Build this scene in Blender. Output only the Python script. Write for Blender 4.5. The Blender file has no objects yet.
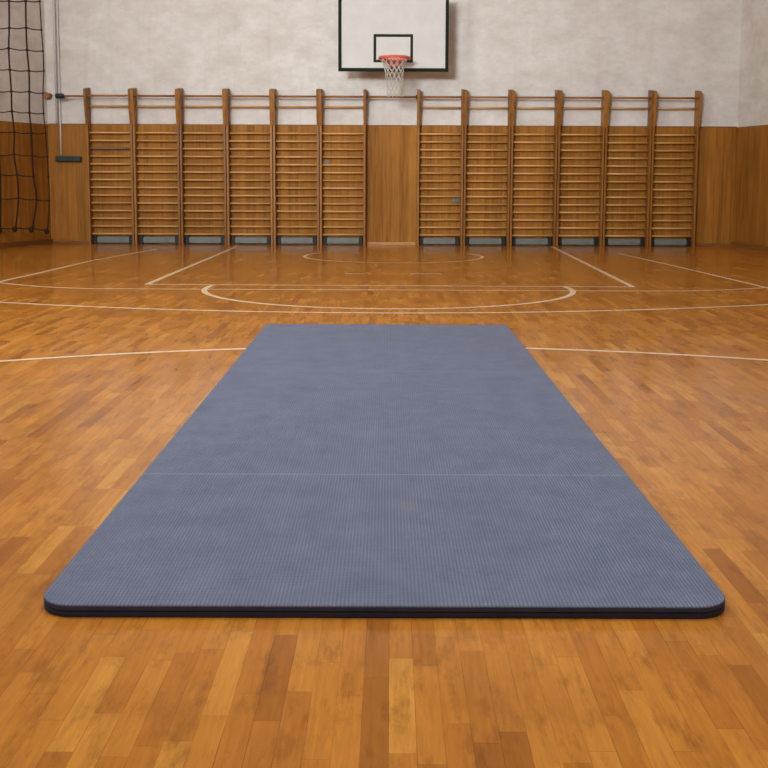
import bpy, bmesh, math, random
from mathutils import Vector, Matrix
random.seed(7)
S = bpy.context.scene
COL = S.collection
PI = math.pi

# ------------------------------------------------------------------ camera
FPX, PITCH, CAM_H, ROLL = 1050.0, math.radians(6.0), 1.15, math.radians(0.25)
CX, CY = 390.6, 287.86
cd = bpy.data.cameras.new('camera')
cd.sensor_width = 36.0
cd.lens = FPX / 768.0 * 36.0
cd.shift_x = (384 - CX) / 768.0
cd.shift_y = -(384 - CY) / 768.0
cd.clip_start, cd.clip_end = 0.05, 100
cam = bpy.data.objects.new('camera', cd)
COL.objects.link(cam)
fwd = Vector((0, math.cos(PITCH), -math.sin(PITCH)))
up0 = Vector((0, math.sin(PITCH), math.cos(PITCH)))
r0 = Vector((1, 0, 0))
rt = r0 * math.cos(ROLL) + up0 * math.sin(ROLL)
up = up0 * math.cos(ROLL) - r0 * math.sin(ROLL)
M = Matrix.Identity(4)
for i in range(3):
    M[i][0], M[i][1], M[i][2] = rt[i], up[i], -fwd[i]
M[2][3] = CAM_H
cam.matrix_world = M
S.camera = cam

# ------------------------------------------------------------------ light and exposure
S.view_settings.view_transform = 'Standard'
S.view_settings.look = 'None'
S.view_settings.gamma = 1.0
S.view_settings.use_curve_mapping = False
S.view_settings.exposure = 0.0
W = bpy.data.worlds.new('world')
S.world = W
W.use_nodes = True
W.node_tree.nodes['Background'].inputs[0].default_value = (0.75, 0.85, 1.0, 1)
W.node_tree.nodes['Background'].inputs[1].default_value = 0.25

def area(name, loc, target, sx, sy, power, color):
    l = bpy.data.lights.new(name, 'AREA')
    l.shape = 'RECTANGLE'
    l.size, l.size_y = sx, sy
    l.energy = power
    l.color = color
    o = bpy.data.objects.new(name, l)
    COL.objects.link(o)
    o.location = loc
    o.rotation_euler = (Vector(target) - Vector(loc)).to_track_quat('-Z', 'Y').to_euler()
    return o

# rows of ceiling lamps along the hall, and the high windows on the left side and behind
area('ceiling_lamps', (0.0, 10.4, 6.9), (0.0, 11.5, 0), 4.0, 4.0, 115, (0.85, 0.93, 1.0))
area('ceiling_lamps', (0.0, 3.2, 6.9), (0.0, 3.4, 0), 6.0, 6.0, 455, (0.85, 0.93, 1.0))
area('window_daylight', (-7.2, 6.2, 5.4), (1.0, 16.5, 1.5), 3.2, 2.2, 540, (0.86, 0.94, 1.0))
w_ = area('window_daylight', (-5.0, -5.6, 5.0), (0.2, 18.0, 3.4), 3.0, 2.0, 245, (0.86, 0.94, 1.0))
w_.data.spread = math.radians(48)

# ------------------------------------------------------------------ materials
def new_mat(name):
    m = bpy.data.materials.new(name)
    m.use_nodes = True
    nt = m.node_tree
    return m, nt, nt.nodes['Principled BSDF']

class N:
    """small node-graph helper"""
    def __init__(s, nt): s.nt = nt
    def n(s, t, **kw):
        x = s.nt.nodes.new(t)
        for k, v in kw.items(): setattr(x, k, v)
        return x
    def l(s, a, b): s.nt.links.new(a, b)
    def put(s, sock, v):
        if isinstance(v, bpy.types.NodeSocket): s.l(v, sock)
        else: sock.default_value = v
    def math(s, op, a, b=0.0, c=None):
        x = s.n('ShaderNodeMath', operation=op)
        s.put(x.inputs[0], a); s.put(x.inputs[1], b)
        if c is not None: s.put(x.inputs[2], c)
        return x.outputs[0]
    def mix(s, f, a, b, blend='MIX'):
        x = s.n('ShaderNodeMix', data_type='RGBA', blend_type=blend)
        s.put(x.inputs[0], f); s.put(x.inputs[6], a); s.put(x.inputs[7], b)
        return x.outputs[2]
    def coord(s, kind='Object', scale=(1, 1, 1), loc=(0, 0, 0)):
        t = s.n('ShaderNodeTexCoord'); mp = s.n('ShaderNodeMapping')
        mp.inputs['Scale'].default_value = scale; mp.inputs['Location'].default_value = loc
        s.l(t.outputs[kind], mp.inputs[0]); return mp.outputs[0]
    def noise(s, vec, scale, detail=4, rough=0.55, dist=0.0):
        x = s.n('ShaderNodeTexNoise'); s.l(vec, x.inputs['Vector'])
        x.inputs['Scale'].default_value = scale; x.inputs['Detail'].default_value = detail
        x.inputs['Roughness'].default_value = rough; x.inputs['Distortion'].default_value = dist
        return x.outputs['Fac']
    def ramp(s, f, stops):
        x = s.n('ShaderNodeValToRGB'); s.l(f, x.inputs[0]); e = x.color_ramp.elements
        while len(e) < len(stops): e.new(0.5)
        for i, (p, c) in enumerate(stops):
            e[i].position = p; e[i].color = (*c, 1) if len(c) == 3 else c
        return x.outputs[0]
    def bump(s, h, strength, dist, bsdf):
        x = s.n('ShaderNodeBump'); s.l(h, x.inputs['Height'])
        x.inputs['Strength'].default_value = strength; x.inputs['Distance'].default_value = dist
        s.l(x.outputs[0], bsdf.inputs['Normal'])

def srgb(r, g, b):
    f = lambda c: (c / 255 / 12.92) if c / 255 <= 0.04045 else ((c / 255 + 0.055) / 1.055) ** 2.4
    return (f(r), f(g), f(b))
def rgba(*c): return (*srgb(*c), 1)

def plain(name, col, rough=0.5, metal=0.0, var=0.12, scale=8.0, spec=0.25):
    m, nt, b = new_mat(name); g = N(nt)
    v = g.noise(g.coord(), scale)
    c1 = tuple(x * (1 - var) for x in srgb(*col)); c2 = tuple(min(1, x * (1 + var)) for x in srgb(*col))
    g.l(g.ramp(v, [(0.3, c1), (0.7, c2)]), b.inputs['Base Color'])
    b.inputs['Roughness'].default_value = rough; b.inputs['Metallic'].default_value = metal
    b.inputs['Specular IOR Level'].default_value = spec
    return m

def floor_material():
    m, nt, b = new_mat('varnished strip parquet'); g = N(nt)
    sep = g.n('ShaderNodeSeparateXYZ'); g.l(g.coord(), sep.inputs[0])
    x, y = sep.outputs[0], sep.outputs[1]
    u = g.math('DIVIDE', x, 0.0575)
    row = g.math('FLOOR', u)
    wr = g.n('ShaderNodeTexWhiteNoise', noise_dimensions='1D'); g.l(row, wr.inputs['W'])
    v = g.math('ADD', g.math('DIVIDE', y, 0.42), g.math('MULTIPLY', wr.outputs['Value'], 9.0))
    cell = g.math('FLOOR', v)
    cmb = g.n('ShaderNodeCombineXYZ'); g.l(row, cmb.inputs[0]); g.l(cell, cmb.inputs[1])
    wn = g.n('ShaderNodeTexWhiteNoise', noise_dimensions='2D'); g.l(cmb.outputs[0], wn.inputs['Vector'])
    idv = wn.outputs['Value']
    base = g.ramp(idv, [(0.0, srgb(164, 98, 35)), (0.10, srgb(186, 115, 42)), (0.5, srgb(200, 128, 48)),
                        (0.88, srgb(208, 136, 53)), (1.0, srgb(217, 149, 62))])
    # grain along the strips, offset per strip
    t = g.n('ShaderNodeTexCoord')
    off = g.n('ShaderNodeVectorMath', operation='ADD'); g.l(t.outputs['Object'], off.inputs[0])
    g.l(wn.outputs['Color'], off.inputs[1])
    mp = g.n('ShaderNodeMapping'); mp.inputs['Scale'].default_value = (70, 5, 1); g.l(off.outputs[0], mp.inputs[0])
    grain = g.noise(mp.outputs[0], 1.0, 5, 0.6, 0.6)
    c = g.mix(g.math('MULTIPLY', g.math('SUBTRACT', grain, 0.35), 0.9), base, (*srgb(116, 66, 26), 1))
    # worn and stained patches
    big = g.noise(g.coord(), 1.3, 6, 0.62)
    mask = g.ramp(big, [(0.46, (0, 0, 0)), (0.70, (1, 1, 1))])
    c = g.mix(g.math('MULTIPLY', mask, 0.45), c, (*srgb(140, 82, 30), 1))
    fine = g.noise(g.coord(scale=(15, 3.6, 1)), 1.0, 8, 0.76)
    c = g.mix(g.math('MULTIPLY', g.ramp(fine, [(0.50, (0, 0, 0)), (0.74, (1, 1, 1))]), 0.75), c, (*srgb(104, 58, 22), 1))
    # seams
    fu = g.math('FRACT', u); du = g.math('MULTIPLY', g.math('MINIMUM', fu, g.math('SUBTRACT', 1.0, fu)), 0.0575)
    fv = g.math('FRACT', v); dv = g.math('MULTIPLY', g.math('MINIMUM', fv, g.math('SUBTRACT', 1.0, fv)), 0.42)
    d = g.math('MINIMUM', du, dv)
    seam = g.math('LESS_THAN', d, 0.0007)
    sn = g.math('MULTIPLY', seam, g.ramp(g.noise(g.coord(), 5.0), [(0.35, (0.05,) * 3), (0.65, (0.75,) * 3)]))
    c = g.mix(sn, c, (*srgb(70, 38, 20), 1))
    g.l(c, b.inputs['Base Color'])
    rg = g.ramp(g.noise(g.coord(), 2.5, 5), [(0.3, (0.12,) * 3), (0.7, (0.21,) * 3)])
    g.l(rg, b.inputs['Roughness'])
    b.inputs['Specular IOR Level'].default_value = 0.22
    h = g.math('ADD', g.math('MULTIPLY', idv, 0.5), g.math('MULTIPLY', g.noise(g.coord(scale=(18, 3, 1)), 1.0, 3), 0.6))
    g.bump(h, 0.03, 0.004, b)
    return m

def plaster_material():
    m, nt, b = new_mat('aged painted plaster'); g = N(nt)
    n1 = g.noise(g.coord(scale=(1, 1, 1.6)), 2.2, 8, 0.68)
    n2 = g.noise(g.coord(scale=(1.5, 1.5, 3)), 5.0, 6, 0.7)
    base = g.ramp(n1, [(0.32, srgb(202, 193, 182)), (0.5, srgb(213, 205, 195)), (0.68, srgb(223, 217, 209))])
    c = g.mix(g.math('MULTIPLY', g.ramp(n2, [(0.45, (0, 0, 0)), (0.75, (1, 1, 1))]), 0.28), base, (*srgb(184, 171, 156), 1))
    streak = g.noise(g.coord(scale=(5, 5, 0.5)), 1.0, 4)
    c = g.mix(g.math('MULTIPLY', g.ramp(streak, [(0.55, (0, 0, 0)), (0.8, (1, 1, 1))]), 0.3), c, (*srgb(172, 154, 134), 1))
    g.l(c, b.inputs['Base Color'])
    b.inputs['Roughness'].default_value = 0.85
    b.inputs['Specular IOR Level'].default_value = 0.2
    g.bump(n2, 0.25, 0.01, b)
    return m

def veneer_material(name, cols, board=0.145, axis='X', rough=0.55, seam=0.0022):
    """vertical boards: grain runs up Z, tone changes per board"""
    m, nt, b = new_mat(name); g = N(nt)
    sep = g.n('ShaderNodeSeparateXYZ'); g.l(g.coord(), sep.inputs[0])
    u = g.math('DIVIDE', sep.outputs[0 if axis == 'X' else 1], board)
    row = g.math('FLOOR', u)
    wr = g.n('ShaderNodeTexWhiteNoise', noise_dimensions='1D'); g.l(row, wr.inputs['W'])
    gr = g.noise(g.coord(scale=(22, 22, 1.1)), 1.0, 6, 0.6, 0.8)
    f = g.math('ADD', g.math('MULTIPLY', wr.outputs['Value'], 0.16), g.math('MULTIPLY', gr, 0.92))
    c = g.ramp(f, [(0.25, srgb(*cols[0])), (0.5, srgb(*cols[1])), (0.8, srgb(*cols[2]))])
    big = g.noise(g.coord(), 1.1, 5)
    c = g.mix(g.math('MULTIPLY', g.ramp(big, [(0.45, (0, 0, 0)), (0.7, (1, 1, 1))]), 0.3), c, (*srgb(*cols[0]), 1))
    fu = g.math('FRACT', u); du = g.math('MULTIPLY', g.math('MINIMUM', fu, g.math('SUBTRACT', 1.0, fu)), board)
    c = g.mix(g.math('MULTIPLY', g.math('LESS_THAN', du, seam), 0.5), c, (*srgb(84, 46, 18), 1))
    g.l(c, b.inputs['Base Color'])
    b.inputs['Roughness'].default_value = rough
    b.inputs['Specular IOR Level'].default_value = 0.1
    g.bump(gr, 0.12, 0.004, b)
    return m

def wood_material(name, cols, scale=(40, 40, 3), rough=0.4):
    m, nt, b = new_mat(name); g = N(nt)
    gr = g.noise(g.coord(scale=scale), 1.0, 5, 0.6, 0.4)
    oi = g.n('ShaderNodeObjectInfo')
    f = g.math('ADD', g.math('MULTIPLY', gr, 0.8), g.math('MULTIPLY', oi.outputs['Random'], 0.28))
    g.l(g.ramp(f, [(0.25, srgb(*cols[0])), (0.5, srgb(*cols[1])), (0.8, srgb(*cols[2]))]), b.inputs['Base Color'])
    b.inputs['Roughness'].default_value = rough
    b.inputs['Specular IOR Level'].default_value = 0.15
    return m

def mat_material():
    m, nt, b = new_mat('ribbed blue grey foam'); g = N(nt)
    sep = g.n('ShaderNodeSeparateXYZ'); g.l(g.coord(), sep.inputs[0])
    x, y = sep.outputs[0], sep.outputs[1]
    rib = g.math('SINE', g.math('MULTIPLY', x, 2 * PI / 0.0105))
    cross = g.math('SINE', g.math('MULTIPLY', y, 2 * PI / 0.011))
    mott = g.noise(g.coord(), 7.0, 8, 0.72)
    spk = g.noise(g.coord(scale=(95, 40, 1)), 1.0, 3, 0.7)
    c = g.ramp(mott, [(0.32, srgb(98, 105, 124)), (0.5, srgb(109, 116, 135)), (0.68, srgb(119, 126, 144))])
    c = g.mix(g.math('MULTIPLY', g.ramp(spk, [(0.45, (0, 0, 0)), (0.75, (1, 1, 1))]), 0.25), c, (*srgb(92, 97, 116), 1))
    ribf = g.math('MULTIPLY', g.math('MULTIPLY_ADD', rib, -0.5, 0.5), 0.55)
    c = g.mix(ribf, c, (*srgb(84, 88, 108), 1))
    # creases where the pads meet
    for yy, k in ((3.872, 0.35), (5.99, 0.18)):
        ln = g.math('LESS_THAN', g.math('ABSOLUTE', g.math('SUBTRACT', y, yy)), 0.006)
        c = g.mix(g.math('MULTIPLY', ln, k), c, (*srgb(165, 168, 182), 1))
    # small yellowish scuff
    dx = g.math('SUBTRACT', x, 0.07); dy = g.math('SUBTRACT', y, 3.50)
    r2 = g.math('ADD', g.math('MULTIPLY', dx, dx), g.math('MULTIPLY', g.math('MULTIPLY', dy, dy), 0.35))
    sc = g.math('LESS_THAN', g.math('ADD', r2, g.math('MULTIPLY', g.math('SUBTRACT', g.noise(g.coord(), 40.0), 0.5), 0.0016)), 0.0009)
    c = g.mix(g.math('MULTIPLY', sc, 0.35), c, (*srgb(124, 122, 106), 1))
    g.l(c, b.inputs['Base Color'])
    b.inputs['Roughness'].default_value = 0.62
    b.inputs['Specular IOR Level'].default_value = 0.3
    h = g.math('ADD', rib, g.math('MULTIPLY', cross, 0.35))
    g.bump(h, 0.55, 0.0016, b)
    return m

def line_material():
    m, nt, b = new_mat('worn cream court paint'); g = N(nt)
    n = g.noise(g.coord(), 14.0, 5, 0.7)
    g.l(g.ramp(n, [(0.30, srgb(214, 170, 118)), (0.48, srgb(226, 200, 164)), (0.7, srgb(238, 220, 194))]), b.inputs['Base Color'])
    b.inputs['Roughness'].default_value = 0.3
    return m

MAT = dict(
    floor=floor_material(), plaster=plaster_material(), line=line_material(),
    veneer=veneer_material('oiled oak panelling', [(116, 72, 24), (152, 98, 36), (178, 120, 50)]),
    veneer_side=veneer_material('oiled oak panelling, side walls', [(116, 72, 24), (152, 98, 36), (178, 120, 50)], axis='Y'),
    post=wood_material('varnished pine posts', [(112, 70, 28), (142, 92, 38), (168, 114, 52)]),
    rung=wood_material('worn beech rungs', [(166, 116, 58), (198, 146, 82), (220, 172, 106)], scale=(3, 40, 40), rough=0.35),
    rung_grey=plain('greyed rung', (128, 108, 92), 0.5),
    rail=wood_material('brown rail', [(112, 68, 34), (144, 92, 48), (170, 114, 66)], scale=(3, 40, 40)),
    kick=plain('grey painted box', (108, 112, 107), 0.4),
    dark=plain('dark end bracket', (30, 28, 26), 0.5),
    green=plain('dark green paint', (28, 50, 44), 0.45),
    board=plain('chalky white board', (203, 199, 191), 0.6, var=0.05, scale=4),
    border=plain('dark green black paint', (34, 41, 31), 0.85, spec=0.05),
    target=plain('faded black paint', (46, 44, 38), 0.85, spec=0.05),
    rim=plain('red orange enamel', (226, 98, 66), 0.4),
    cord=plain('off white cord', (194, 187, 172), 0.8),
    rope=plain('dark brown tarred rope', (44, 28, 16), 0.9),
    steel=plain('grey steel', (92, 94, 92), 0.4, 0.6),
    pipe=plain('pale grey lilac conduit', (204, 195, 190), 0.5, var=0.06),
    peg=wood_material('brown wooden peg', [(120, 74, 34), (150, 96, 48), (170, 116, 62)]),
    mat=mat_material(), mat_edge=plain('dark navy foam edge', (70, 82, 116), 0.8, var=0.1, scale=30),
    mat_base=plain('dark navy foam underside', (60, 70, 100), 0.8, var=0.1, scale=30),
    skirt=wood_material('pale skirting', [(150, 104, 58), (182, 134, 84), (200, 156, 106)], scale=(3, 40, 40)),
    skirt_dark=wood_material('brown skirting', [(96, 56, 28), (122, 74, 36), (146, 92, 46)], scale=(3, 3, 40)),
    ceiling=plain('off white ceiling', (214, 206, 194), 0.9, var=0.05, scale=1),
    socket=plain('grey plastic plate', (112, 116, 112), 0.45),
)

# ------------------------------------------------------------------ mesh helpers
def obj(name, bm, mat, parent=None, smooth=False):
    me = bpy.data.meshes.new(name)
    bmesh.ops.recalc_face_normals(bm, faces=bm.faces)
    bm.to_mesh(me); bm.free()
    for mm in (mat if isinstance(mat, (list, tuple)) else [mat]): me.materials.append(mm)
    if smooth:
        for p in me.polygons: p.use_smooth = True
    o = bpy.data.objects.new(name, me)
    COL.objects.link(o)
    if parent: o.parent = parent
    return o

def thing(name, label, cat, loc=(0, 0, 0), group=None):
    o = bpy.data.objects.new(name, None)
    o.empty_display_size = 0.2
    COL.objects.link(o); o.location = loc
    return tag(o, label, cat, group)

def tag(o, label, cat, group=None):
    o['label'] = label; o['category'] = cat
    if group: o['group'] = group
    return o

def struct(o):
    o['kind'] = 'structure'; return o

def box(bm, x0, x1, y0, y1, z0, z1, bev=0.0):
    t = bmesh.new()
    bmesh.ops.create_cube(t, size=1)
    for v in t.verts:
        v.co = Vector((x0 + (v.co.x + .5) * (x1 - x0), y0 + (v.co.y + .5) * (y1 - y0), z0 + (v.co.z + .5) * (z1 - z0)))
    if bev: bmesh.ops.bevel(t, geom=list(t.edges), offset=bev, segments=2, affect='EDGES', profile=0.6)
    merge(bm, t)
    return bm

def merge(bm, t):
    me = bpy.data.meshes.new('tmp'); t.to_mesh(me); t.free(); bm.from_mesh(me); bpy.data.meshes.remove(me)

def prism(bm, pts, axis, a, b, bev=0.0):
    """polygon pts in the two other axes, extruded along axis from a to b"""
    t = bmesh.new()
    def mk(p, q):
        return {'X': (q, p[0], p[1]), 'Y': (p[0], q, p[1]), 'Z': (p[0], p[1], q)}[axis]
    lo = [t.verts.new(mk(p, a)) for p in pts]; hi = [t.verts.new(mk(p, b)) for p in pts]
    t.faces.new(lo); t.faces.new(hi[::-1])
    n = len(pts)
    for i in range(n): t.faces.new((lo[i], hi[i], hi[(i + 1) % n], lo[(i + 1) % n]))
    if bev: bmesh.ops.bevel(t, geom=list(t.edges), offset=bev, segments=2, affect='EDGES')
    merge(bm, t)
    return bm

def tube(bm, pts, r, n=8, closed=False, ry=None):
    pts = [Vector(p) for p in pts]; m = len(pts); rings = []
    ref = None
    for i, p in enumerate(pts):
        if closed: d = pts[(i + 1) % m] - pts[i - 1]
        else: d = pts[min(i + 1, m - 1)] - pts[max(i - 1, 0)]
        d.normalize()
        if ref is None:
            ref = Vector((0, 0, 1)) if abs(d.z) < 0.9 else Vector((1, 0, 0))
        s = d.cross(ref).normalized(); u = s.cross(d).normalized(); ref = u
        rr = r[i] if isinstance(r, (list, tuple)) else r
        rings.append([bm.verts.new(p + s * math.cos(2 * PI * k / n) * (ry or rr) + u * math.sin(2 * PI * k / n) * rr) for k in range(n)])
    for i in range(m if closed else m - 1):
        a, b = rings[i], rings[(i + 1) % m]
        for k in range(n): bm.faces.new((a[k], a[(k + 1) % n], b[(k + 1) % n], b[k]))
    if not closed:
        bm.faces.new(rings[0]); bm.faces.new(rings[-1][::-1])
    return bm

def ball(bm, c, r, sx=1, sy=1, sz=1):
    t = bmesh.new(); bmesh.ops.create_uvsphere(t, u_segments=10, v_segments=7, radius=r)
    for v in t.verts: v.co = Vector((v.co.x * sx, v.co.y * sy, v.co.z * sz)) + Vector(c)
    merge(bm, t); return bm

def quad(bm, a, b, c, d):
    bm.faces.new([bm.verts.new(p) for p in (a, b, c, d)]); return bm

# ------------------------------------------------------------------ the hall
WY = 18.0                      # end wall
LX, RX = -5.83, 5.87           # its corners
SPL, SPR, BEND = 0.37, 0.20, 13.0         # the end walls splay out and then run straight
CEIL, BACK = 7.0, -7.0
WT = 0.2
lx2, rx2 = LX - SPL * (WY - BEND), RX + SPR * (WY - BEND)
WAIN = 2.02

struct(obj('floor', prism(bmesh.new(), [(lx2 - WT, BACK - WT), (rx2 + WT, BACK - WT), (rx2 + WT, BEND), (RX + WT, WY + WT), (LX - WT, WY + WT), (lx2 - WT, BEND)], 'Z', -0.15, 0.0), MAT['floor']))
floor = bpy.data.objects['floor']
struct(obj('ceiling', prism(bmesh.new(), [(lx2 - WT, BACK - WT), (rx2 + WT, BACK - WT), (rx2 + WT, BEND), (RX + WT, WY + WT), (LX - WT, WY + WT), (lx2 - WT, BEND)], 'Z', CEIL, CEIL + 0.15), MAT['ceiling']))
struct(obj('wall_back', box(bmesh.new(), LX - WT, RX + WT, WY, WY + WT, 0, CEIL), MAT['plaster']))
struct(obj('wall_left', prism(bmesh.new(), [(LX, WY), (lx2, BEND), (lx2, BACK), (lx2 - WT, BACK), (lx2 - WT, BEND), (LX - WT, WY)], 'Z', 0, CEIL), MAT['plaster']))
struct(obj('wall_right', prism(bmesh.new(), [(RX, WY), (RX + WT, WY), (rx2 + WT, BEND), (rx2 + WT, BACK), (rx2, BACK), (rx2, BEND)], 'Z', 0, CEIL), MAT['plaster']))
struct(obj('wall_front', box(bmesh.new(), lx2 - WT, rx2 + WT, BACK - WT, BACK, 0, CEIL), MAT['plaster']))

# wood panelling to head height on each wall, with a thin cap strip
PT = 0.02
def panel_run(name, pts_in, side):
    bm = prism(bmesh.new(), pts_in, 'Z', 0.0, WAIN)
    return struct(obj(name, bm, MAT['veneer'] if side == 'back' else MAT['veneer_side']))
panel_run('trim_1', [(LX + 0.01, WY - PT), (RX - 0.01, WY - PT), (RX - 0.01, WY - 0.0005), (LX + 0.01, WY - 0.0005)], 'back')
o_ = PT * 1.06
panel_run('trim_2', [(LX + o_ - 0.002, WY - 0.0005), (lx2 + o_, BEND), (lx2 + o_, BACK), (lx2, BACK), (lx2, BEND), (LX, WY - 0.0005)], 'left')
panel_run('trim_3', [(RX - o_ + 0.002, WY - 0.0005), (RX, WY - 0.0005), (rx2, BEND), (rx2, BACK), (rx2 - o_, BACK), (rx2 - o_, BEND)], 'right')
cap = box(bmesh.new(), LX + 0.02, RX - 0.02, WY - PT - 0.006, WY - 0.001, WAIN, WAIN + 0.014)
struct(obj('trim_4', cap, MAT['skirt_dark']))

# skirtings: pale strip in the gap and beside the banks, darker along the splayed walls
for nm, a, b in (('baseboard_back', -0.41, 0.42), ('baseboard_back_left', LX + 0.05, -5.15), ('baseboard_back_right', 5.21, RX - 0.05)):
    struct(obj(nm, box(bmesh.new(), a, b, WY - PT - 0.014, WY - PT, 0.0, 0.05, 0.004), MAT['skirt' if nm == 'baseboard_back' else 'skirt_dark']))
struct(obj('baseboard_left', prism(bmesh.new(), [(LX + o_, WY - 0.04), (LX + o_ + 0.018, WY - 0.04), (lx2 + o_ + 0.018, BEND), (lx2 + o_, BEND)], 'Z', 0, 0.08), MAT['skirt_dark']))
struct(obj('baseboard_right', prism(bmesh.new(), [(RX - o_, WY - 0.04), (rx2 - o_, BEND), (rx2 - o_ - 0.018, BEND), (RX - o_ - 0.018, WY - 0.04)], 'Z', 0, 0.08), MAT['skirt_dark']))

# ------------------------------------------------------------------ court markings (painted on the floor)
def stripe(pts, w, z=0.0012, closed=False):
    bm = bmesh.new(); pts = [Vector((p[0], p[1])) for p in pts]; m = len(pts); L = []; R = []
    for i in range(m):
        d = (pts[(i + 1) % m] - pts[i - 1]) if closed else (pts[min(i + 1, m - 1)] - pts[max(i - 1, 0)])
        d.normalize(); nrm = Vector((-d.y, d.x)) * w / 2
        L.append(bm.verts.new((*(pts[i] + nrm), z))); R.append(bm.verts.new((*(pts[i] - nrm), z)))
    for i in range(m if closed else m - 1):
        j = (i + 1) % m
        bm.faces.new((L[i], L[j], R[j], R[i]))
    obj('court_line', bm, MAT['line'], floor)

def quadratic(a, b, c, x0, x1, n=60):
    return [(x0 + (x1 - x0) * i / n, a * (x0 + (x1 - x0) * i / n) ** 2 + b * (x0 + (x1 - x0) * i / n) + c) for i in range(n + 1)]
stripe(quadratic(-0.095, 0.031, 7.1, -4.2, 4.4), 0.05)                    # near arc under the mat
stripe(quadratic(0.055, 0.015, 8.885, -5.6, 5.6), 0.05, 0.0013)            # wide shallow arc
big = [(-4.9, 11.95), (-4.21, 11.27), (-3.85, 11.02), (-3.52, 10.85), (-3.12, 10.73)] + [(-2.6 + 0.4 * k, 10.725) for k in range(14)] + [(3.1, 10.76), (3.55, 10.9), (4.02, 11.13), (4.7, 11.6)]
stripe(big, 0.045, 0.0014)
stripe([(-2.63, 11.19), (2.61, 11.13)], 0.05, 0.0015)                      # free throw line
stripe([(-2.61, 11.17), (-2.55, 17.5)], 0.06, 0.0016)
stripe([(2.58, 11.11), (2.72, 17.7)], 0.06, 0.0016)
stripe([(-4.3, 10.9), (-4.2, 12.3), (-4.08, 14.4), (-3.72, 16.6)], 0.055, 0.0017)
stripe([(4.02, 10.9), (3.9, 12.3), (3.75, 13.95), (3.5, 16.2)], 0.055, 0.0017)
stripe([(-0.02 + 1.895 * math.cos(a), 10.86 + 1.70 * math.sin(a)) for a in [PI + PI * i / 60 for i in range(-3, 64)]], 0.06, 0.0018)
stripe([(0.04 + 1.30 * math.cos(a), 15.35 + 1.2 * math.sin(a)) for a in [PI * 0.83 + PI * 1.34 * i / 60 for i in range(61)]], 0.05, 0.0018)
stripe([(-0.55, 12.54), (-0.32, 12.54)], 0.045, 0.0018)
stripe([(0.23, 12.55), (0.61, 12.55)], 0.045, 0.0018)

# ------------------------------------------------------------------ exercise mat
def rounded(x0, x1, y0, y1, r, rb, n=10):
    pts = []
    for cx, cy, a0 in ((x1 - rb, y1 - rb, 0), (x0 + rb, y1 - rb, PI / 2), (x0 + r, y0 + r, PI), (x1 - r, y0 + r, 1.5 * PI)):
        q = rb if a0 < PI else r
        pts += [(cx + q * math.cos(a0 + PI / 2 * i / n), cy + q * math.sin(a0 + PI / 2 * i / n)) for i in range(n + 1)]
    return pts
MX0, MX1, MY0, MY1 = -0.932, 0.906, 2.648, 7.95
m_ = thing('exercise_mat', 'long blue-grey ribbed foam exercise mat lying on the wooden gym floor', 'mat')
m_.rotation_euler = (0, 0, 0.0034)
m_.location = (0.010, 0, 0)
def slab(name, z0, z1, inset, mats, crown=0.004):
    bm = bmesh.new()
    prof = [(inset + crown * 0.6, z0), (inset, z0 + crown * 0.6), (inset, z1 - crown), (inset + crown * 0.3, z1 - crown * 0.3), (inset + crown, z1)]
    rings = [[bm.verts.new((*p, z)) for p in rounded(MX0 + i, MX1 - i, MY0 + i, MY1 - i, 0.095 - i, 0.016 - i)] for i, z in prof]
    n = len(rings[0])
    for j in range(len(rings) - 1):
        for k in range(n):
            f = bm.faces.new((rings[j][k], rings[j][(k + 1) % n], rings[j + 1][(k + 1) % n], rings[j + 1][k]))
            f.material_index = 0 if j >= 2 else 1
    bm.faces.new(rings[-1]).material_index = 0
    bm.faces.new(rings[0][::-1]).material_index = 1
    return obj(name, bm, mats, m_)
slab('top_pad', 0.0175, 0.034, 0.0, [MAT['mat'], MAT['mat_edge']])
b_ = slab('bottom_pad', 0.001, 0.0165, 0.001, [MAT['mat_base'], MAT['mat_base']], 0.003)
b_['label'] = 'dark navy lower foam layer'

# ------------------------------------------------------------------ wall bars
PF, PB = 17.80, WY - PT          # post front and back faces
def post_profile():
    return [(PB, 0.0), (PF, 0.0), (PF, 2.0), (PB, 2.0)]
def head_profile():
    return [(PB, 2.0), (PF, 2.0), (PF - 0.06, 2.28), (PF - 0.095, 2.575), (PF - 0.08, 2.60), (PB, 2.635)]
def make_bars(cx, width):
    t = thing('wall_bars', '', 'wall bars', (cx, 0, 0))
    hw = width / 2
    for s in (-1, 1):
        bm = bmesh.new()
        xo = s * (hw - 0.006); xi = s * (hw - 0.041)
        prism(bm, post_profile(), 'X', min(xo, xi), max(xo, xi), 0.004)
        p_ = obj('post', bm, MAT['post'], t)
        xo = s * (hw - 0.0006); xi = s * (hw - 0.043)
        obj('post_head', prism(bmesh.new(), head_profile(), 'X', min(xo, xi), max(xo, xi), 0.003), MAT['post'], p_)
    z = 0.176
    zs = [0.176 + 0.1312 * k for k in range(14)]
    zs.append(2.325)
    for z in zs:
        bm = tube(bmesh.new(), [(-hw + 0.02, PF + 0.095, z), (hw - 0.02, PF + 0.095, z)], 0.0165, 10, ry=0.022)
        obj('rung', bm, MAT['rung'], t, True)
    bm = tube(bmesh.new(), [(-hw + 0.02, PF - 0.05, 2.487), (hw - 0.02, PF - 0.05, 2.487)], 0.018, 10)
    obj('top_rung', bm, MAT['rail'], t, True)
    bm = box(bmesh.new(), -0.275, 0.275, 17.90, PB - 0.001, 0.02, 0.125, 0.012)
    k = obj('kickboard', bm, MAT['kick'], t); k['label'] = 'grey painted box along the floor'
    for s in (-1, 1):
        a, b = sorted((s * 0.276, s * 0.335))
        obj('end_bracket', box(bmesh.new(), a, b, 17.895, PB - 0.001, 0.0, 0.15, 0.006), MAT['dark'], k)
    return t

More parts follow.
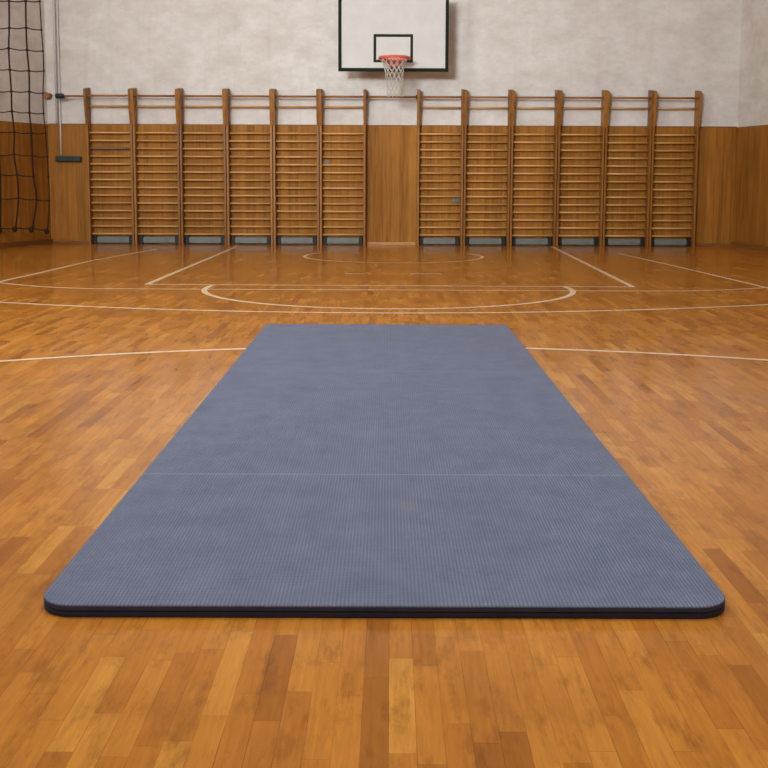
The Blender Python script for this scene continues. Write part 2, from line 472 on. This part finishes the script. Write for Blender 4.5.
def dup(root, loc):
    r = root.copy(); COL.objects.link(r); r.location = loc
    for ch in list(root.children):
        c = ch.copy(); COL.objects.link(c); c.parent = r
        for gch in ch.children:
            d = gch.copy(); COL.objects.link(d); d.parent = c
    return r

LW, RW = 0.784, 0.7893
left_labels = ['leftmost wooden wall bar section, nearest the corner with the dark net',
               'second wooden wall bar section from the left, next to the end section by the net',
               'third wooden wall bar section of the bank left of the basketball hoop',
               'fourth wooden wall bar section of the bank left of the basketball hoop',
               'wooden wall bar section one place left of the section beside the bare panel gap',
               'wooden wall bar section just left of the bare panel gap under the hoop']
right_labels = ['wooden wall bar section just right of the bare gap, grey plate behind its rungs',
                'wooden wall bar section second to the right of the bare panel gap',
                'third wooden wall bar section of the bank right of the basketball hoop',
                'fourth wooden wall bar section of the bank right of the basketball hoop',
                'wooden wall bar section next to the rightmost one',
                'rightmost wooden wall bar section, beside the bare panelling of the right corner']
protoL = make_bars(0, LW)
for i, lab in enumerate(left_labels):
    cx = -5.13 + LW * (i + 0.5)
    o = protoL if i == 0 else dup(protoL, (cx, 0, 0))
    o.location = (cx, 0, 0)
    tag(o, lab, 'wall bars', 'wooden wall bar sections left of the hoop')
protoR = make_bars(0, RW)
for i, lab in enumerate(right_labels):
    cx = 0.432 + RW * (i + 0.5)
    o = protoR if i == 0 else dup(protoR, (cx, 0, 0))
    o.location = (cx, 0, 0)
    tag(o, lab, 'wall bars', 'wooden wall bar sections right of the hoop')
# one rung of the first section is worn grey
grey = [c for c in protoL.children if c.name.startswith('rung')][11]
gm = grey.data.copy(); gm.materials[0] = MAT['rung_grey']; grey.data = gm; grey['label'] = 'greyed worn rung'

# rails that carry on past the banks at the height of the top rungs
r = thing('bridging_rail', 'thin brown wooden rail bridging the bare gap behind the basketball net', 'rail', (0.003, PF - 0.05, 2.487))
obj('rail_bar', tube(bmesh.new(), [(-0.4275, 0, 0), (0.4275, 0, 0)], 0.018, 10), MAT['rail'], r, True)
for s in (-1, 1):
    obj('rail_end', box(bmesh.new(), *sorted((s * 0.406, s * 0.4280)), -0.032, 0.032, -0.035, 0.035, 0.006), MAT['dark'], r)
r = thing('stub_rail', 'short wooden rail with a dark green sleeve left of the first wall bars', 'rail', (-5.13, PF - 0.05, 2.478))
obj('rail_bar', tube(bmesh.new(), [(-0.40, 0, 0), (-0.001, 0, 0)], 0.017, 10), MAT['rail'], r, True)
sl = obj('sleeve', tube(bmesh.new(), [(-0.475, 0, 0), (-0.46, 0, 0), (-0.345, 0, 0), (-0.33, 0, 0)], [0.03, 0.044, 0.044, 0.03], 12), MAT['green'], r, True)
sl['label'] = 'dark green sleeve'
obj('wall_bracket', tube(bmesh.new(), [(-0.41, 0.03, 0), (-0.41, WY - 0.001 - (PF - 0.05), 0)], 0.02, 8), MAT['green'], r, True)

# ------------------------------------------------------------------ basketball hoop
BK = 1.0237
BX, BY, BZ = 0.029, 17.3, 2.865
BD = (WY - BY) / BK
h = thing('basketball_hoop', 'white wall-mounted basketball backboard with dark border, red rim and cord net', 'basketball hoop', (BX, BY, BZ))
h.scale = (BK, BK, BK)
BWd, BH = 0.868, 1.2
obj('backboard', box(bmesh.new(), -BWd, BWd, 0, 0.035, 0, BH, 0.004), MAT['board'], h)
def frame(bm, x0, x1, z0, z1, w, y0, y1):
    box(bm, x0, x1, y0, y1, z0, z0 + w); box(bm, x0, x1, y0, y1, z1 - w, z1)
    box(bm, x0, x0 + w, y0, y1, z0 + w, z1 - w); box(bm, x1 - w, x1, y0, y1, z0 + w, z1 - w)
    return bm
f_ = obj('border', frame(bmesh.new(), -BWd - 0.004, BWd + 0.004, -0.004, BH + 0.004, 0.052, -0.006, 0.041), MAT['border'], h)
f_['label'] = 'dark green-black border'
t_ = obj('target_square', frame(bmesh.new(), -0.315, 0.31, 0.135, 0.575, 0.043, -0.003, 0.001), MAT['target'], h)
t_['label'] = 'black painted target rectangle'
RZ = 0.162; RC = -0.40; RR = 0.232
rim = obj('rim', tube(bmesh.new(), [(RR * math.cos(2 * PI * k / 36) + 0.015, RC + RR * math.sin(2 * PI * k / 36), RZ) for k in range(36)], 0.021, 8, True), MAT['rim'], h, True)
rim['label'] = 'red-orange hoop ring'
bm = bmesh.new()
box(bm, -0.07, 0.13, -0.014, -0.006, 0.055, 0.20, 0.003)
prism(bm, [(-0.15, RZ + 0.010), (0.17, RZ + 0.010), (0.10, RZ - 0.05), (0.04, RZ - 0.11), (-0.02, RZ - 0.11), (-0.08, RZ - 0.05)], 'Y', -0.10, -0.012, 0.003)
for s in (-1, 1):
    tube(bm, [(0.03 + s * 0.06, -0.016, 0.065), (0.03 + s * 0.10, -0.25, RZ - 0.012)], 0.014, 8)
    tube(bm, [(0.03 + s * 0.085, -0.19, RZ), (0.03 + s * 0.19, -0.28, RZ)], 0.014, 8)
obj('rim_bracket', bm, MAT['rim'], h)
obj('mounting_foot', box(bmesh.new(), -0.05, 0.11, -0.03, -0.007, 0.0, 0.055, 0.005), MAT['dark'], h)
bm = bmesh.new()
NC, ROWS = 12, 9
prof = [0.222, 0.176, 0.154, 0.141, 0.133, 0.127, 0.123, 0.121, 0.120, 0.123]
for k in range(NC):
    for s in (-1, 1):
        pts = []
        for j in range(ROWS + 1):
            a = 2 * PI * (k + s * 0.5 * j) / NC
            rr = prof[j]
            pts.append((0.012 + 0.012 * j / ROWS + rr * math.cos(a) + 0.004 * math.sin(3 * k + j), RC + rr * math.sin(a), RZ - 0.008 - 0.575 * (j / ROWS) ** 0.97 + 0.006 * math.sin(5 * k + j)))
        tube(bm, pts, 0.005, 5)
        for p in pts[1:]:
            if s > 0: ball(bm, p, 0.008)
obj('net', bm, MAT['cord'], h, True)
bm = bmesh.new()
for sx in (-0.45, 0.45):
    for z in (0.25, 0.95):
        tube(bm, [(sx, 0.0351, z), (sx, BD - 0.002, z)], 0.025, 10)
    tube(bm, [(sx, 0.05, 0.25), (sx, BD - 0.01, 0.95)], 0.018, 8)
    box(bm, sx - 0.05, sx + 0.05, BD - 0.021, BD - 0.001, 0.1, 1.1, 0.004)
obj('support_frame', bm, MAT['steel'], h)

# ------------------------------------------------------------------ hanging rope net in the left corner
NY = 16.75
net = thing('rope_net', 'dark knotted rope net hanging in the left corner from above', 'rope net', (-5.72, NY, 0.25))
def zz(y): return 2.463 + (92 - y) / 64.4
rows = [-62, -40, -19, 2, 29, 50, 70.5, 92, 112.5, 133, 156, 176.5, 200.5, 230.5]
c1 = {133: -5.965, 156: -5.972, 176.5: -5.925, 200.5: -5.916, 230.5: -5.99}
c2 = {133: -5.680, 156: -5.672, 176.5: -5.668, 200.5: -5.645, 230.5: -5.725}
c3 = {133: -5.455, 156: -5.450, 176.5: -5.447, 200.5: -5.438, 230.5: -5.465}
c0 = {133: -6.235, 156: -6.225, 176.5: -6.205, 200.5: -6.20, 230.5: -6.215}
base = {0: -6.238, 1: -5.985, 2: -5.705, 3: -5.475}
cols = [c0, c1, c2, c3]
def node(ci, y):
    x = cols[ci].get(y, base[ci] + (0.006 * math.sin(y * 0.7 + ci)))
    z = zz(y) + [0.012, 0.01, 0.0, -0.012][ci] + 0.008 * math.sin(ci * 2.1 + y)
    yy = NY + 0.03 * math.sin(ci * 1.7 + y * 0.05)
    return Vector((x, yy, z))
off = Vector((-5.72, NY, 0.25))
def smooth_line(P, sub=6):
    out = []
    for i in range(len(P) - 1):
        p0, p1, p2, p3 = P[max(i - 1, 0)], P[i], P[i + 1], P[min(i + 2, len(P) - 1)]
        for k in range(sub):
            t = k / sub
            out.append(0.5 * ((2 * p1) + (p2 - p0) * t + (2 * p0 - 5 * p1 + 4 * p2 - p3) * t * t + (3 * p1 - p0 - 3 * p2 + p3) * t ** 3))
    out.append(P[-1]); return out
for ci in range(4):
    P = [Vector((base[ci], NY, CEIL - 0.001))] + [node(ci, y) for y in rows]
    rp = 0.0135 if ci < 3 else 0.009
    bm = tube(bmesh.new(), [p - off for p in smooth_line(P)], rp, 7)
    for y in rows[:-1]:
        ball(bm, node(ci, y) - off, 0.024 if ci < 3 else 0.018)
    v = obj('vertical_rope', bm, MAT['rope'], net, True)
    e = node(ci, 230.5) - off
    obj('end_knot', ball(bmesh.new(), e + Vector((-0.015, 0, -0.02)), 0.04, 1.0, 0.9, 1.25), MAT['rope'], v, True)
for ri, y in enumerate(rows):
    P = []
    last = 3 if y == 176.5 else 4
    for ci in range(last):
        P.append(node(ci, y) - off)
        if ci < last - 1:
            q = (node(ci, y) + node(ci + 1, y)) / 2 - off; q.z -= 0.012; P.append(q)
    obj('cross_rope', tube(bmesh.new(), smooth_line(P, 4), 0.0095, 6), MAT['rope'], net, True)

# wooden peg the net's edge is tied back to, in the corner
pg = tag(obj('wall_peg', prism(bmesh.new(), [(-5.83, 2.44), (-5.74, 2.46), (-5.735, 2.53), (-5.83, 2.56)], 'Y', 17.86, 17.9995, 0.008), MAT['peg']),
         'small brown wooden peg on the wall in the left corner beside the net', 'peg')

# ------------------------------------------------------------------ small things on the end wall
pp = bmesh.new()
tube(pp, [(-5.60, WY - 0.036, CEIL - 0.002), (-5.60, WY - 0.036, WAIN + 0.06), (-5.60, WY - 0.042, WAIN - 0.01), (-5.60, WY - 0.042, 1.5)], 0.014, 8)
tube(pp, [(-5.655, WY - 0.040, CEIL - 0.002), (-5.655, WY - 0.040, WAIN + 0.02)], 0.022, 10)
c_ = tag(obj('conduit', pp, MAT['pipe'], None, True), 'pale grey pair of vertical conduits running down the wall beside the net', 'conduit')
gp = thing('handle_bar', 'dark green horizontal bar on the panelling left of the first wall bars', 'bar', (-5.47, WY - PT, 1.44))
obj('bar_body', box(bmesh.new(), -0.215, 0.215, -0.085, -0.045, -0.045, 0.045, 0.012), MAT['green'], gp)
for s in (-1, 1):
    obj('bar_bracket', box(bmesh.new(), s * 0.10 - 0.02, s * 0.10 + 0.02, -0.046, -0.0005, -0.03, 0.03, 0.004), MAT['green'], gp)
sp = thing('wall_plate', 'small grey plate on the panelling behind the rungs right of the gap', 'wall plate', (1.112, WY - PT, 0.775))
obj('plate', box(bmesh.new(), -0.06, 0.06, -0.03, -0.0005, -0.04, 0.04, 0.008), MAT['socket'], sp)
obj('plate_cover', box(bmesh.new(), -0.035, 0.045, -0.038, -0.0295, -0.028, 0.012, 0.004), MAT['steel'], sp)
sp = thing('wall_plate', 'faint grey plate on the panelling behind the rungs left of the gap', 'wall plate', (-1.105, WY - PT, 1.405))
obj('plate', box(bmesh.new(), -0.055, 0.055, -0.02, -0.0005, -0.04, 0.04, 0.006), MAT['rung_grey'], sp)
